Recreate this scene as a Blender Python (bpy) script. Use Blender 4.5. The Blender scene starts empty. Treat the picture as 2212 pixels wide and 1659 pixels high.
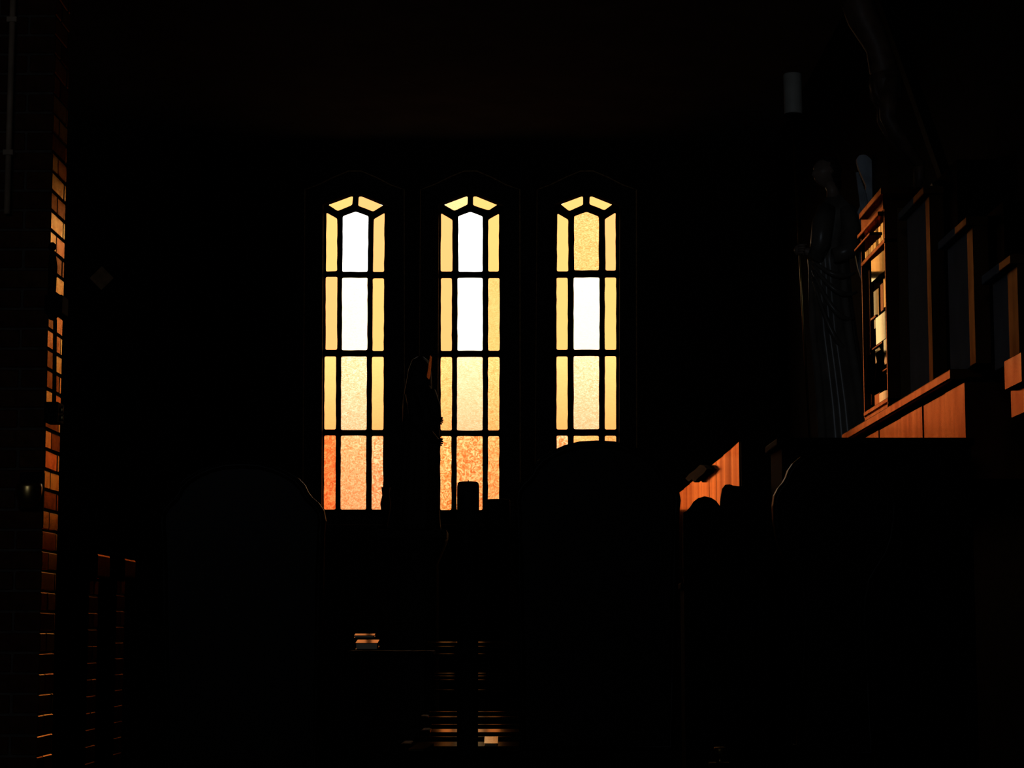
import bpy, bmesh, math, random
from mathutils import Vector, Matrix

random.seed(7)
scene = bpy.context.scene
COL = scene.collection

# ---------------------------------------------------------------- camera
F = 4600.0                     # focal length in photo pixels (2212 x 1659)
HORIZON = 1370.0
PITCH = math.atan((HORIZON - 829.5) / F)
EYE = Vector((0, 0, 1.0))
cd = bpy.data.cameras.new('camera')
cd.sensor_width = 36.0
cd.lens = 36.0 * F / 2212.0
cd.clip_end = 500
cam = bpy.data.objects.new('camera', cd)
cam.location = EYE
cam.rotation_euler = (math.pi / 2 + PITCH, 0, 0)
COL.objects.link(cam)
scene.camera = cam
FW = Vector((0, math.cos(PITCH), math.sin(PITCH)))
UP = Vector((0, -math.sin(PITCH), math.cos(PITCH)))


def ray(px, py):
    return Vector((1, 0, 0)) * ((px - 1106) / F) + UP * ((829.5 - py) / F) + FW


def at_y(px, py, y):           # point of the pixel's ray on the plane Y = y
    d = ray(px, py)
    return EYE + d * (y / d.y)


def at_x(px, py, x):           # point of the pixel's ray on the plane X = x
    d = ray(px, py)
    return EYE + d * (x / d.x)


# ---------------------------------------------------------------- sky, light, exposure
world = bpy.data.worlds.new('evening_sky')
scene.world = world
world.use_nodes = True
wt = world.node_tree
wt.nodes.clear()
w_out = wt.nodes.new('ShaderNodeOutputWorld')
w_bg = wt.nodes.new('ShaderNodeBackground')
w_tc = wt.nodes.new('ShaderNodeTexCoord')
w_sep = wt.nodes.new('ShaderNodeSeparateXYZ')
wt.links.new(w_tc.outputs['Generated'], w_sep.inputs[0])


def w_ramp(stops):
    r = wt.nodes.new('ShaderNodeValToRGB')
    e = r.color_ramp.elements
    while len(e) < len(stops):
        e.new(0.5)
    for el, (p, c) in zip(e, stops):
        el.position = p
        el.color = (*c, 1)
    wt.links.new(w_sep.outputs['Z'], r.inputs[0])
    return r


SKY = 4.0                      # ramps hold colours up to 1, scaled by this
warm = w_ramp([(0.0, (.03, .02, .014)), (0.02, (.30, .17, .09)), (0.085, (.52, .43, .30)), (0.13, (.92, .84, .70)),
               (0.22, (1.0, .95, .85)), (0.45, (.45, .46, .48)), (1.0, (.10, .14, .20))])
cool = w_ramp([(0.0, (.01, .01, .012)), (0.03, (.06, .07, .09)), (1.0, (.08, .11, .17))])
w_map = wt.nodes.new('ShaderNodeMapRange')
w_map.inputs[1].default_value = -0.6
w_map.inputs[2].default_value = 0.6
wt.links.new(w_sep.outputs['Y'], w_map.inputs[0])
w_mix = wt.nodes.new('ShaderNodeMixRGB')
wt.links.new(w_map.outputs[0], w_mix.inputs[0])
wt.links.new(cool.outputs[0], w_mix.inputs[1])
wt.links.new(warm.outputs[0], w_mix.inputs[2])
wt.links.new(w_mix.outputs[0], w_bg.inputs[0])
w_bg.inputs[1].default_value = SKY
wt.links.new(w_bg.outputs[0], w_out.inputs[0])

REAR_Y = -5.0                  # wall behind the camera, with a pair of daylit windows
for k, x in enumerate((-3.2, -1.5)):
    ld = bpy.data.lights.new('rear_daylight', 'AREA')
    ld.shape = 'RECTANGLE'
    ld.size, ld.size_y = 0.9, 1.2
    ld.energy = 17.0
    ld.color = (.72, .85, 1.0)
    lo = bpy.data.objects.new('rear_daylight', ld)
    lo.location = (x, REAR_Y + .02, 3.8)
    lo.rotation_euler = (math.radians(90), 0, 0)      # faces +Y, into the room
    COL.objects.link(lo)

scene.view_settings.view_transform = 'Standard'
scene.view_settings.look = 'None'
scene.view_settings.gamma = 1.0
scene.view_settings.exposure = 0.0
scene.view_settings.use_curve_mapping = False
try:
    scene.cycles.use_denoising = True
    scene.cycles.sample_clamp_indirect = 4.0
    scene.cycles.max_bounces = 8
    scene.cycles.transparent_max_bounces = 16
except Exception:
    pass

# ---------------------------------------------------------------- materials
MATS = {}


def new_mat(name):
    m = bpy.data.materials.new(name)
    m.use_nodes = True
    t = m.node_tree
    t.nodes.clear()
    o = t.nodes.new('ShaderNodeOutputMaterial')
    MATS[name] = m
    return m, t, o


def noise_color(t, base, var, scale, stretch=(1, 1, 1), detail=4):
    tc = t.nodes.new('ShaderNodeTexCoord')
    mp = t.nodes.new('ShaderNodeMapping')
    mp.inputs['Scale'].default_value = stretch
    t.links.new(tc.outputs['Object'], mp.inputs[0])
    n = t.nodes.new('ShaderNodeTexNoise')
    n.inputs['Scale'].default_value = scale
    n.inputs['Detail'].default_value = detail
    t.links.new(mp.outputs[0], n.inputs[0])
    r = t.nodes.new('ShaderNodeValToRGB')
    lo = tuple(c * (1 - var) for c in base)
    hi = tuple(min(1, c * (1 + var)) for c in base)
    r.color_ramp.elements[0].position, r.color_ramp.elements[0].color = .3, (*lo, 1)
    r.color_ramp.elements[1].position, r.color_ramp.elements[1].color = .7, (*hi, 1)
    t.links.new(n.outputs[0], r.inputs[0])
    return r.outputs[0], n.outputs[0]


def bump(t, height, strength, dist):
    b = t.nodes.new('ShaderNodeBump')
    b.inputs['Strength'].default_value = strength
    b.inputs['Distance'].default_value = dist
    t.links.new(height, b.inputs['Height'])
    return b.outputs[0]


def matte(name, base, rough=.8, spec=.2, var=.3, scale=8, stretch=(1, 1, 1), bmp=0.0, metal=0.0):
    m, t, o = new_mat(name)
    p = t.nodes.new('ShaderNodeBsdfPrincipled')
    c, h = noise_color(t, base, var, scale, stretch)
    t.links.new(c, p.inputs['Base Color'])
    p.inputs['Roughness'].default_value = rough
    p.inputs['Specular IOR Level'].default_value = spec
    p.inputs['Metallic'].default_value = metal
    if bmp:
        t.links.new(bump(t, h, bmp, .01), p.inputs['Normal'])
    t.links.new(p.outputs[0], o.inputs[0])
    return m


def varnish(name, base, gloss, rough, ior=1.6, gain=1.4, var=.35, scale=10, stretch=(1, 1, 1), bmp=0.0):
    """A tinted varnish or glaze over a dull body: its sheen grows towards grazing angles."""
    m, t, o = new_mat(name)
    d = t.nodes.new('ShaderNodeBsdfDiffuse')
    g = t.nodes.new('ShaderNodeBsdfGlossy')
    c, h = noise_color(t, base, var, scale, stretch)
    gc, _ = noise_color(t, gloss, var, scale, stretch)
    t.links.new(c, d.inputs['Color'])
    t.links.new(gc, g.inputs['Color'])
    g.inputs['Roughness'].default_value = rough
    fr = t.nodes.new('ShaderNodeFresnel')
    fr.inputs[0].default_value = ior
    f0 = ((ior - 1) / (ior + 1)) ** 2
    mu = t.nodes.new('ShaderNodeMath')         # satin finish: little sheen head on, strong sheen when seen along the surface
    mu.operation = 'MULTIPLY_ADD'
    mu.use_clamp = True
    mu.inputs[1].default_value = gain
    mu.inputs[2].default_value = -gain * f0 * .97
    t.links.new(fr.outputs[0], mu.inputs[0])
    mx = t.nodes.new('ShaderNodeMixShader')
    t.links.new(mu.outputs[0], mx.inputs[0])
    t.links.new(d.outputs[0], mx.inputs[1])
    t.links.new(g.outputs[0], mx.inputs[2])
    if bmp:
        nb = bump(t, h, bmp, .004)
        t.links.new(nb, g.inputs['Normal'])
        t.links.new(nb, d.inputs['Normal'])
    t.links.new(mx.outputs[0], o.inputs[0])
    return m


def glass(name, tint, tex=0.0, scale=60.0, stretch=(1, 1, 1)):
    """Thin coloured cathedral glass: tinted see-through, with mottled thickness."""
    m, t, o = new_mat(name)
    tr = t.nodes.new('ShaderNodeBsdfTransparent')
    tc = t.nodes.new('ShaderNodeTexCoord')
    mp = t.nodes.new('ShaderNodeMapping')
    mp.inputs['Scale'].default_value = stretch
    t.links.new(tc.outputs['Object'], mp.inputs[0])
    n = t.nodes.new('ShaderNodeTexNoise')
    n.inputs['Scale'].default_value = scale
    n.inputs['Detail'].default_value = 3
    n.inputs['Distortion'].default_value = 2.4
    t.links.new(mp.outputs[0], n.inputs[0])
    r = t.nodes.new('ShaderNodeValToRGB')
    half = tuple(math.sqrt(c) for c in tint)          # the ray crosses both faces
    lo = (half[0] * (1 - .45 * tex), half[1] * (1 - tex), half[2] * (1 - 1.5 * tex))
    hi = (min(1, half[0] * (1 + .4 * tex)), min(1, half[1] * (1 + .8 * tex)), min(1, half[2] * (1 + 1.5 * tex)))
    r.color_ramp.elements[0].position, r.color_ramp.elements[0].color = .36, (*lo, 1)
    r.color_ramp.elements[1].position, r.color_ramp.elements[1].color = .64, (*hi, 1)
    t.links.new(n.outputs[0], r.inputs[0])
    t.links.new(r.outputs[0], tr.inputs[0])
    gl = t.nodes.new('ShaderNodeBsdfGlossy')
    gl.inputs['Roughness'].default_value = .2
    mx = t.nodes.new('ShaderNodeMixShader')
    mx.inputs[0].default_value = .03
    t.links.new(tr.outputs[0], mx.inputs[1])
    t.links.new(gl.outputs[0], mx.inputs[2])
    t.links.new(mx.outputs[0], o.inputs[0])
    return m


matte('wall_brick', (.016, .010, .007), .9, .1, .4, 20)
matte('plaster', (.42, .34, .27), .95, .1, .15, 3)
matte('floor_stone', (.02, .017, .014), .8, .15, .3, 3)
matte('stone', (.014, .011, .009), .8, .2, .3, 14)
matte('bead_stone', (.50, .26, .10), .6, .4, .5, 40)
matte('corpus_paint', (.10, .055, .035), .5, .3, .5, 14)
matte('lead', (.006, .005, .004), .8, .1, .3, 30)
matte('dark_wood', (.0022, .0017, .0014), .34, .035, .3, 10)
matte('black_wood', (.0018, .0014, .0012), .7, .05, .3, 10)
matte('iron', (.004, .0035, .003), .8, .08, .3, 20)
matte('brass', (.55, .36, .12), .3, .5, .2, 20, metal=1.0)
matte('wax', (.62, .58, .50), .5, .4, .1, 10)
matte('pilaster_dim', (.12, .19, .27), .85, .05, .15, 6)  # pilaster faces outside the window reflection, dimness put into the colour
matte('statue_paint', (.17, .145, .12), .32, .6, .35, 9)
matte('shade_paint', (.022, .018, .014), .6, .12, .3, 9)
matte('statue_skin', (.30, .21, .16), .45, .4, .2, 12)
matte('wing_paint', (.55, .60, .66), .5, .4, .25, 14)
matte('hair_paint', (.02, .014, .01), .6, .3, .3, 20)
matte('pipe_paint', (.34, .23, .15), .6, .3, .2, 12)
matte('plaque', (.62, .34, .16), .7, .2, .25, 16)
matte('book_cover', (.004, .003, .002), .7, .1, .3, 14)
matte('paper', (.60, .50, .34), .55, .3, .1, 30)
matte('mortar', (.07, .055, .045), .9, .1, .3, 30)
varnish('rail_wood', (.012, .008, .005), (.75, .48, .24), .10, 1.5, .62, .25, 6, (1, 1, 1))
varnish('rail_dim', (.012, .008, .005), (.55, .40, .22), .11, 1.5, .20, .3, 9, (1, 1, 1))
varnish('panel_wood', (.05, .016, .006), (.92, .35, .17), .11, 2.3, 2.6, .42, 5, (1, 1.1, .06), .012)
varnish('shrine_wood', (.06, .020, .008), (.95, .34, .15), .19, 2.3, 2.6, .32, 5, (2, 2, .6), .04)
varnish('pilaster_lit', (.05, .022, .009), (.30, .13, .045), .30, 1.7, 1.0, .35, 5, (2, 2, .8), .05)  # varnished near edge of the pilasters, window reflection put into its colour
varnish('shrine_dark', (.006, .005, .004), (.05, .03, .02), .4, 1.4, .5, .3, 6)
varnish('gilt_wood', (.12, .06, .025), (1.0, .78, .46), .045, 2.8, 3.2, .12, 8, (3, 3, .4), .01)
for i, (g, k) in enumerate((((1.0, .42, .12), 4.0), ((.95, .30, .09), 2.8), ((1.0, .50, .14), 3.2), ((.8, .28, .08), 1.2))):
    varnish('brick_glaze_%d' % i, (.045, .016, .009), g, .24, 1.5, k, .3, 22, (1, 1, 1), .25)

# ---------------------------------------------------------------- mesh helpers


def link(name, bm, mat, parent=None, smooth=False, bevel=0.0):
    bmesh.ops.recalc_face_normals(bm, faces=bm.faces)
    me = bpy.data.meshes.new(name)
    bm.to_mesh(me)
    bm.free()
    if smooth:
        for p in me.polygons:
            p.use_smooth = True
    me.materials.append(MATS[mat] if isinstance(mat, str) else mat)
    ob = bpy.data.objects.new(name, me)
    COL.objects.link(ob)
    if parent:
        ob.parent = parent
        ob.matrix_parent_inverse = Matrix.Translation(-parent.location)
    if bevel:
        md = ob.modifiers.new('edge', 'BEVEL')
        md.width = bevel
        md.segments = 2
        md.limit_method = 'ANGLE'
    return ob


def thing(name, label, cat, loc, group=None, kind=None):
    o = bpy.data.objects.new(name, None)
    o.empty_display_size = .05
    o.location = loc
    COL.objects.link(o)
    tag(o, label, cat, group, kind)
    return o


def tag(o, label, cat, group=None, kind=None):
    o['label'] = label
    o['category'] = cat
    if group:
        o['group'] = group
    if kind:
        o['kind'] = kind
    return o


def structure(o, label=None):
    o['kind'] = 'structure'
    if label:
        o['label'] = label
    return o


def box(bm, x0, x1, y0, y1, z0, z1, rot=None, pivot=None):
    vs = [bm.verts.new((x, y, z)) for x in (x0, x1) for y in (y0, y1) for z in (z0, z1)]
    for f in ((0, 1, 3, 2), (4, 6, 7, 5), (0, 4, 5, 1), (2, 3, 7, 6), (0, 2, 6, 4), (1, 5, 7, 3)):
        bm.faces.new([vs[i] for i in f])
    if rot is not None:
        c = pivot or Vector(((x0 + x1) / 2, (y0 + y1) / 2, (z0 + z1) / 2))
        bmesh.ops.rotate(bm, verts=vs, cent=c, matrix=rot)
    return vs


def box_obj(name, x0, x1, y0, y1, z0, z1, mat, parent=None, bevel=0.0, rot=None, pivot=None):
    bm = bmesh.new()
    box(bm, x0, x1, y0, y1, z0, z1, rot, pivot)
    return link(name, bm, mat, parent, False, bevel)


def tube(bm, pts, radii, seg=12, cap=True, squash=1.0):
    pts = [Vector(p) for p in pts]
    if not hasattr(radii, '__len__'):
        radii = [radii] * len(pts)
    rings = []
    for i, p in enumerate(pts):
        a = pts[max(0, i - 1)]
        b = pts[min(len(pts) - 1, i + 1)]
        t = (b - a).normalized()
        ref = Vector((0, 1, 0)) if abs(t.y) < .9 else Vector((0, 0, 1))
        u = t.cross(ref).normalized()
        v = t.cross(u).normalized()
        rings.append([bm.verts.new(p + u * (radii[i] * math.cos(2 * math.pi * k / seg)) +
                                   v * (radii[i] * squash * math.sin(2 * math.pi * k / seg))) for k in range(seg)])
    for r0, r1 in zip(rings, rings[1:]):
        for k in range(seg):
            bm.faces.new((r0[k], r0[(k + 1) % seg], r1[(k + 1) % seg], r1[k]))
    if cap:
        bm.faces.new(rings[0][::-1])
        bm.faces.new(rings[-1])
    return rings


def lathe(bm, center, prof, seg=28):
    """prof: list of (radius, z) from bottom to top, about a vertical axis."""
    cx, cy, cz = center
    rings = []
    for r, z in prof:
        if r < 1e-5:
            rings.append([bm.verts.new((cx, cy, cz + z))])
        else:
            rings.append([bm.verts.new((cx + r * math.cos(2 * math.pi * k / seg), cy + r * math.sin(2 * math.pi * k / seg), cz + z)) for k in range(seg)])
    for a, b in zip(rings, rings[1:]):
        for k in range(seg):
            k2 = (k + 1) % seg
            if len(a) == 1 and len(b) == 1:
                continue
            if len(a) == 1:
                bm.faces.new((a[0], b[k2], b[k]))
            elif len(b) == 1:
                bm.faces.new((a[k], a[k2], b[0]))
            else:
                bm.faces.new((a[k], a[k2], b[k2], b[k]))
    if len(rings[0]) > 1:
        bm.faces.new(rings[0][::-1])
    if len(rings[-1]) > 1:
        bm.faces.new(rings[-1])


def blob(bm, center, rad, shape=None, seg=20, rings=14):
    cx, cy, cz = center
    grid = []
    for i in range(rings + 1):
        th = math.pi * i / rings
        row = []
        for k in range(seg):
            ph = 2 * math.pi * k / seg
            n = Vector((math.sin(th) * math.cos(ph), math.sin(th) * math.sin(ph), math.cos(th)))
            p = Vector((n.x * rad[0], n.y * rad[1], n.z * rad[2]))
            if shape:
                p = shape(n, p)
            row.append(Vector((cx, cy, cz)) + p)
        grid.append(row)
    top = bm.verts.new(grid[0][0])
    bot = bm.verts.new(grid[-1][0])
    rows = [[bm.verts.new(p) for p in r] for r in grid[1:-1]]
    for k in range(seg):
        k2 = (k + 1) % seg
        bm.faces.new((top, rows[0][k], rows[0][k2]))
        bm.faces.new((bot, rows[-1][k2], rows[-1][k]))
        for a, b in zip(rows, rows[1:]):
            bm.faces.new((a[k], b[k], b[k2], a[k2]))


def plate(bm, outer, holes, y0, y1):
    """A slab between Y = y0 and y1 whose face is the polygon outer with holes; polygons hold (x, z)."""
    edges = []
    for loop in [outer] + list(holes):
        vs = [bm.verts.new((x, y0, z)) for x, z in loop]
        for a, b in zip(vs, vs[1:] + vs[:1]):
            edges.append(bm.edges.new((a, b)))
    r = bmesh.ops.triangle_fill(bm, use_beauty=True, use_dissolve=False, edges=edges)
    faces = [g for g in r['geom'] if isinstance(g, bmesh.types.BMFace)]
    ex = bmesh.ops.extrude_face_region(bm, geom=faces)
    vs = [g for g in ex['geom'] if isinstance(g, bmesh.types.BMVert)]
    bmesh.ops.translate(bm, vec=(0, y1 - y0, 0), verts=vs)


def soft(poly, r, wob=0.0, step=14.0, rnd=None):
    """Round the corners of a pixel polygon by r and let its edges waver by wob pixels."""
    out = []
    n = len(poly)
    for i in range(n):
        p0, p1, p2 = Vector(poly[i - 1]), Vector(poly[i]), Vector(poly[(i + 1) % n])
        a = (p0 - p1)
        b = (p2 - p1)
        ra = min(r, a.length * .3)
        rb = min(r, b.length * .3)
        s, e = p1 + a.normalized() * ra, p1 + b.normalized() * rb
        out += [s, (s + e + p1 * 2) / 4, e]
        q = p2 + (p1 - p2).normalized() * min(r, b.length * .3)
        m = int((q - e).length / step)
        for k in range(1, m):
            w = e.lerp(q, k / m)
            if wob:
                nrm = Vector((-(q - e).y, (q - e).x)).normalized()
                w = w + nrm * (rnd or random).uniform(-wob, wob)
            out.append(w)
    return [(v.x, v.y) for v in out]


def grow(poly, d):
    cx = sum(p[0] for p in poly) / len(poly)
    cy = sum(p[1] for p in poly) / len(poly)
    out = []
    for x, y in poly:
        out.append((x + (d if x > cx else -d), y + (d if y > cy else -d)))
    return out


def to_wall(poly, y):
    r = []
    for px, py in poly:
        p = at_y(px, py, y)
        r.append((p.x, p.z))
    return r


# ---------------------------------------------------------------- the shell of the room
WALL_Y = 16.0
CEIL_Z = at_y(1106, 305, WALL_Y).z
XL, XR = -4.2, 2.02

OUTLINE = [(-114, 1135), (-109, 408), (-78, 396), (-43, 379), (-14, 367), (14, 367), (45, 380), (78, 397), (108, 408), (109, 1135)]
CENTRES = (766, 1016, 1268)
outlines = [[(c + dx, y) for dx, y in OUTLINE] for c in CENTRES]

bm = bmesh.new()
plate(bm, [(XL - .3, -.2), (XR + .3, -.2), (XR + .3, CEIL_Z + .4), (XL - .3, CEIL_Z + .4)],
      [to_wall(o, WALL_Y) for o in outlines], WALL_Y, WALL_Y + .35)
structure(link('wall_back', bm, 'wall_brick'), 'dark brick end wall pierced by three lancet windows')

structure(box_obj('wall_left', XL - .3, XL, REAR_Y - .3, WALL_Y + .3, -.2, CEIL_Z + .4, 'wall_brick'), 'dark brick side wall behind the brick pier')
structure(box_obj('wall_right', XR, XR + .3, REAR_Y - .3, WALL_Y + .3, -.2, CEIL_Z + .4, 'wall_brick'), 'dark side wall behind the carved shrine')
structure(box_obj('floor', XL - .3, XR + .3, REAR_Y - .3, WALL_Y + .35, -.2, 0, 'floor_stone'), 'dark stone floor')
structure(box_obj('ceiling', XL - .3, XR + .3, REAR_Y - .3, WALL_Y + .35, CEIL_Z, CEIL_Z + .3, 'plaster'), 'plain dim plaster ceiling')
bm = bmesh.new()
plate(bm, [(XL - .3, -.2), (XR + .3, -.2), (XR + .3, CEIL_Z + .4), (XL - .3, CEIL_Z + .4)],
      [[(x - .45, 3.2), (x + .45, 3.2), (x + .45, 4.4), (x - .45, 4.4)] for x in (-3.2, -1.5)], REAR_Y, REAR_Y - .3)
structure(link('wall_rear', bm, 'wall_brick'), 'dark wall behind the viewer with two windows')

# ---------------------------------------------------------------- leaded windows
# pane outlines in photo pixels, per window: two head panes, then rows of three


def rect(x0, x1, y0, y1, lean=0.0):
    return [(x0 + lean, y0), (x1 + lean, y0), (x1, y1), (x0, y1)]


W1 = [[(708.6, 442.4), (755.6, 424), (763, 424), (761, 443.5), (729.6, 456.5)],
      [(774.8, 424), (782.8, 424), (828.7, 443.8), (806.3, 457.6), (773.7, 445)],
      [(705, 458.6), (728.5, 472), (728.5, 586), (704, 587)],
      [(740.4, 466.6), (768.3, 456.5), (796, 466.6), (794.3, 587.4), (739.4, 587.4)],
      [(830.9, 459.4), (829.8, 587.8), (805.6, 587.8), (807.4, 472.8)],
      rect(703, 728.5, 597.6, 756, .5), rect(738.3, 793.6, 599.7, 756.7, .5), rect(804.5, 829, 601, 758.5, .5),
      rect(700.5, 725.6, 769.7, 928, .5), rect(736.5, 792, 769.7, 929, .5), rect(803, 828.3, 770.5, 929, .5),
      rect(699.6, 725, 940.4, 1101, .5), rect(735.7, 791, 941, 1101, .5), rect(802.6, 827.6, 941.5, 1101, .5)]
W2 = [[(958, 442.4), (1003, 423.5), (1010.6, 424), (1010, 442.5), (981.7, 456)],
      [(1022, 424), (1030.5, 423.5), (1075.7, 442), (1055.8, 455), (1022, 444)],
      [(952.7, 460), (977.4, 474.5), (977.4, 587), (952, 587)],
      [(989.6, 467), (1016, 457), (1042.5, 467), (1042.5, 587.4), (990.5, 587.4)],
      [(1078, 461), (1077.5, 587), (1054.7, 587), (1054.7, 474)],
      rect(952.4, 976, 600.5, 758.5), rect(988.3, 1042.5, 600, 758), rect(1054.7, 1079, 600.5, 758),
      rect(951.8, 976, 771, 930, .3), rect(987, 1042.5, 771, 930, .3), rect(1054, 1078.5, 771, 930, .3),
      rect(951, 975, 942, 1102, .3), rect(986.4, 1042.3, 942, 1102, .3), rect(1054, 1078, 942, 1102, .3)]
W3 = [[(1210.3, 441.3), (1253, 424), (1259.5, 424), (1259.5, 443), (1229.4, 456.5)],
      [(1274, 424), (1282, 424), (1324, 441.3), (1305.4, 454.7), (1273.2, 442)],
      [(1204, 460.4), (1227.6, 474), (1227.6, 586.7), (1203, 586.7)],
      [(1240.3, 466.6), (1267.4, 457), (1293.5, 467.3), (1293.5, 584.5), (1240.3, 584.5)],
      [(1330, 458.6), (1330, 585), (1308, 585), (1306.5, 473)],
      rect(1202.3, 1226.2, 599.7, 756), rect(1239.2, 1295, 599, 756), rect(1306.5, 1331, 599, 756),
      rect(1202.3, 1226.2, 769.7, 928), rect(1239.2, 1294.2, 769, 927.4), rect(1306.5, 1331, 769, 928),
      rect(1202.3, 1226.8, 940.8, 1101), rect(1239.2, 1293.5, 941, 1101), rect(1306.5, 1331, 941, 1101)]

CLEAR, PALE, OAT, AMBER, GOLD = (1.0, .99, .97), (.62, .50, .36), (.60, .35, .21), (.46, .205, .076), (.46, .228, .076)
AMB3 = (.70, .28, .10)
RED = (.66, .16, .040)
ROSE = (.74, .34, .16)
TAN = (.72, .30, .105)
SAND = (.74, .35, .125)
TINTS = [
    [(GOLD, 0), (AMBER, 0), (GOLD, 0), (CLEAR, 0), (AMBER, 0), (AMBER, 0), (PALE, .03), (GOLD, 0),
     (AMB3, .02), (OAT, .16), (AMB3, .02), (RED, .28), (ROSE, .20), (ROSE, .28)],
    [((.46, .29, .13), .05), (GOLD, 0), (AMBER, 0), (CLEAR, 0), (GOLD, 0), (AMBER, 0), ((.75, .71, .58), .02), (GOLD, .08),
     (AMB3, .14), (OAT, .10), (AMB3, .16), (SAND, .32), (TAN, .32), (TAN, .24)],
    [(GOLD, 0), (GOLD, 0), (GOLD, 0), (GOLD, .18), (AMBER, 0), (GOLD, 0), (PALE, .02), (GOLD, 0),
     (AMB3, .02), (OAT, .14), (AMB3, .02), (ROSE, .26), (SAND, .15), (TAN, .2)]]
WIN_LABELS = ('lancet window with pinkish lowest panes, beside the brick pier',
              'lancet window between the other two, behind the dark candle',
              'lancet window whose topmost centre pane is mottled yellow')

_glass = {}


def glass_mat(tint, tex):
    key = (tint, tex)
    if key not in _glass:
        _glass[key] = glass('glass_%d' % len(_glass), tint, tex * 1.25, 27 if tex > .2 else 36,
                            (1, 1, 1) if tex > .19 else (1, 1, 2.2))
    return _glass[key]


GLASS_Y = WALL_Y + .16
for w, (panes, tints) in enumerate(zip((W1, W2, W3), TINTS)):
    base = at_y(CENTRES[w], 1135, WALL_Y)
    win = thing('window_%d' % (w + 1), WIN_LABELS[w], 'window', base, 'three lancet windows in the end wall', 'structure')
    rnd = random.Random(w + 3)
    c = CENTRES[w]
    x0, x1 = panes[11][0][0] - 9, panes[13][1][0] + 9
    lead_out = [(x0, 1110), (x0 + 3, 436), (c - 12, 413), (c + 12, 413), (x1 + 2, 438), (x1, 1110)]
    # lead lattice with one opening per pane
    bm = bmesh.new()
    plate(bm, to_wall(lead_out, GLASS_Y), [to_wall(soft(p, 3.2, .5, 14, rnd), GLASS_Y) for p in panes], GLASS_Y - .012, GLASS_Y + .012)
    link('lead_came', bm, 'lead', win)
    for p, (tint, tex) in zip(panes, tints):
        bm = bmesh.new()
        plate(bm, to_wall(grow(p, 2.5), GLASS_Y), [], GLASS_Y - .002, GLASS_Y + .002)
        link('pane', bm, glass_mat(tint, tex), win)
    # stone surround filling the opening around the lattice
    hole = [(x0 + 2, 1108), (x0 + 5, 438), (c - 10, 416), (c + 12, 416), (x1, 440), (x1 - 2, 1108)]
    bm = bmesh.new()
    plate(bm, to_wall(outlines[w], WALL_Y), [to_wall(hole, WALL_Y)], WALL_Y + .05, GLASS_Y - .0125)
    link('stone_surround', bm, 'stone', win)
    # roll moulding round the outer edge and the sill under it
    ob = to_wall(outlines[w], WALL_Y)
    bm = bmesh.new()
    tube(bm, [Vector((x, WALL_Y + .03, z)) for x, z in ob], .009, 8)
    link('roll_moulding', bm, 'bead_stone', win, True)
    a, b = at_y(c - 112, 1133, WALL_Y), at_y(c + 109, 1133, WALL_Y)
    box_obj('window_sill', a.x, b.x, WALL_Y - .03, WALL_Y + .16, a.z - .03, a.z, 'stone', win, .006)

# ---------------------------------------------------------------- brick pier
PX = -1.95
pier_y0 = at_x(95.5, 1050, PX).y
pier_y1 = at_x(138, 600, PX).y
COURSE, JOINT = .0845, .010
pier = thing('brick_pillar', 'tall glazed brick pier with pipe and iron bracket', 'pillar', (PX - .34, (pier_y0 + pier_y1) / 2, 0), None, 'structure')
XB = PX - .68
box_obj('mortar_core', XB, PX - .007, pier_y0 + .007, pier_y1, 0, CEIL_Z, 'mortar', pier)
depth = pier_y1 - pier_y0
_brick_mesh = {}


def brick(parent, x0, x1, y0, y1, z0, z1, shade, tilt):
    sx, sy, sz = x1 - x0, y1 - y0, z1 - z0
    key = (round(sx, 3), round(sy, 3), round(sz, 3), shade)
    if key not in _brick_mesh:
        bm = bmesh.new()
        box(bm, -sx / 2, sx / 2, -sy / 2, sy / 2, -sz / 2, sz / 2)
        bmesh.ops.bevel(bm, geom=bm.edges[:], offset=.004, segments=1, affect='EDGES', profile=.5)
        ob = link('brick', bm, 'brick_glaze_%d' % shade)
        _brick_mesh[key] = ob.data
    else:
        ob = bpy.data.objects.new('brick', _brick_mesh[key])
        COL.objects.link(ob)
    ob.parent = parent
    ob.location = Vector(((x0 + x1) / 2, (y0 + y1) / 2, (z0 + z1) / 2)) - parent.location
    ob.rotation_euler = tilt
    return ob


rnd = random.Random(11)
n_courses = int(CEIL_Z / COURSE)
for i in range(n_courses):
    z0 = i * COURSE
    z1 = z0 + COURSE - JOINT
    def tl(a=.012):
        return (rnd.uniform(-a, a), 0, rnd.uniform(-a * 1.6, a * 1.6))
    pick = lambda: rnd.choice((0, 0, 1, 2, 2, 3, 3))
    if i % 2 == 0:             # stretcher along the depth at the corner, stretchers across the front
        brick(pier, PX - .11, PX, pier_y0, pier_y0 + .24, z0, z1, pick(), tl())
        brick(pier, PX - .11, PX, pier_y0 + .25, pier_y1, z0, z1, pick(), tl())
        for k in range(2):
            xa = PX - .12 - k * .25
            brick(pier, xa - .24, xa, pier_y0, pier_y0 + .11, z0, z1, pick(), (0, 0, 0))
    else:
        brick(pier, PX - .24, PX, pier_y0, pier_y0 + .11, z0, z1, pick(), tl(.006))
        brick(pier, PX - .11, PX, pier_y0 + .12, pier_y1, z0, z1, pick(), tl())
        for k in range(2):
            xa = PX - .25 - k * .25
            brick(pier, max(xa - .24, XB - .02), xa, pier_y0, pier_y0 + .11, z0, z1, pick(), (0, 0, 0))

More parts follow.
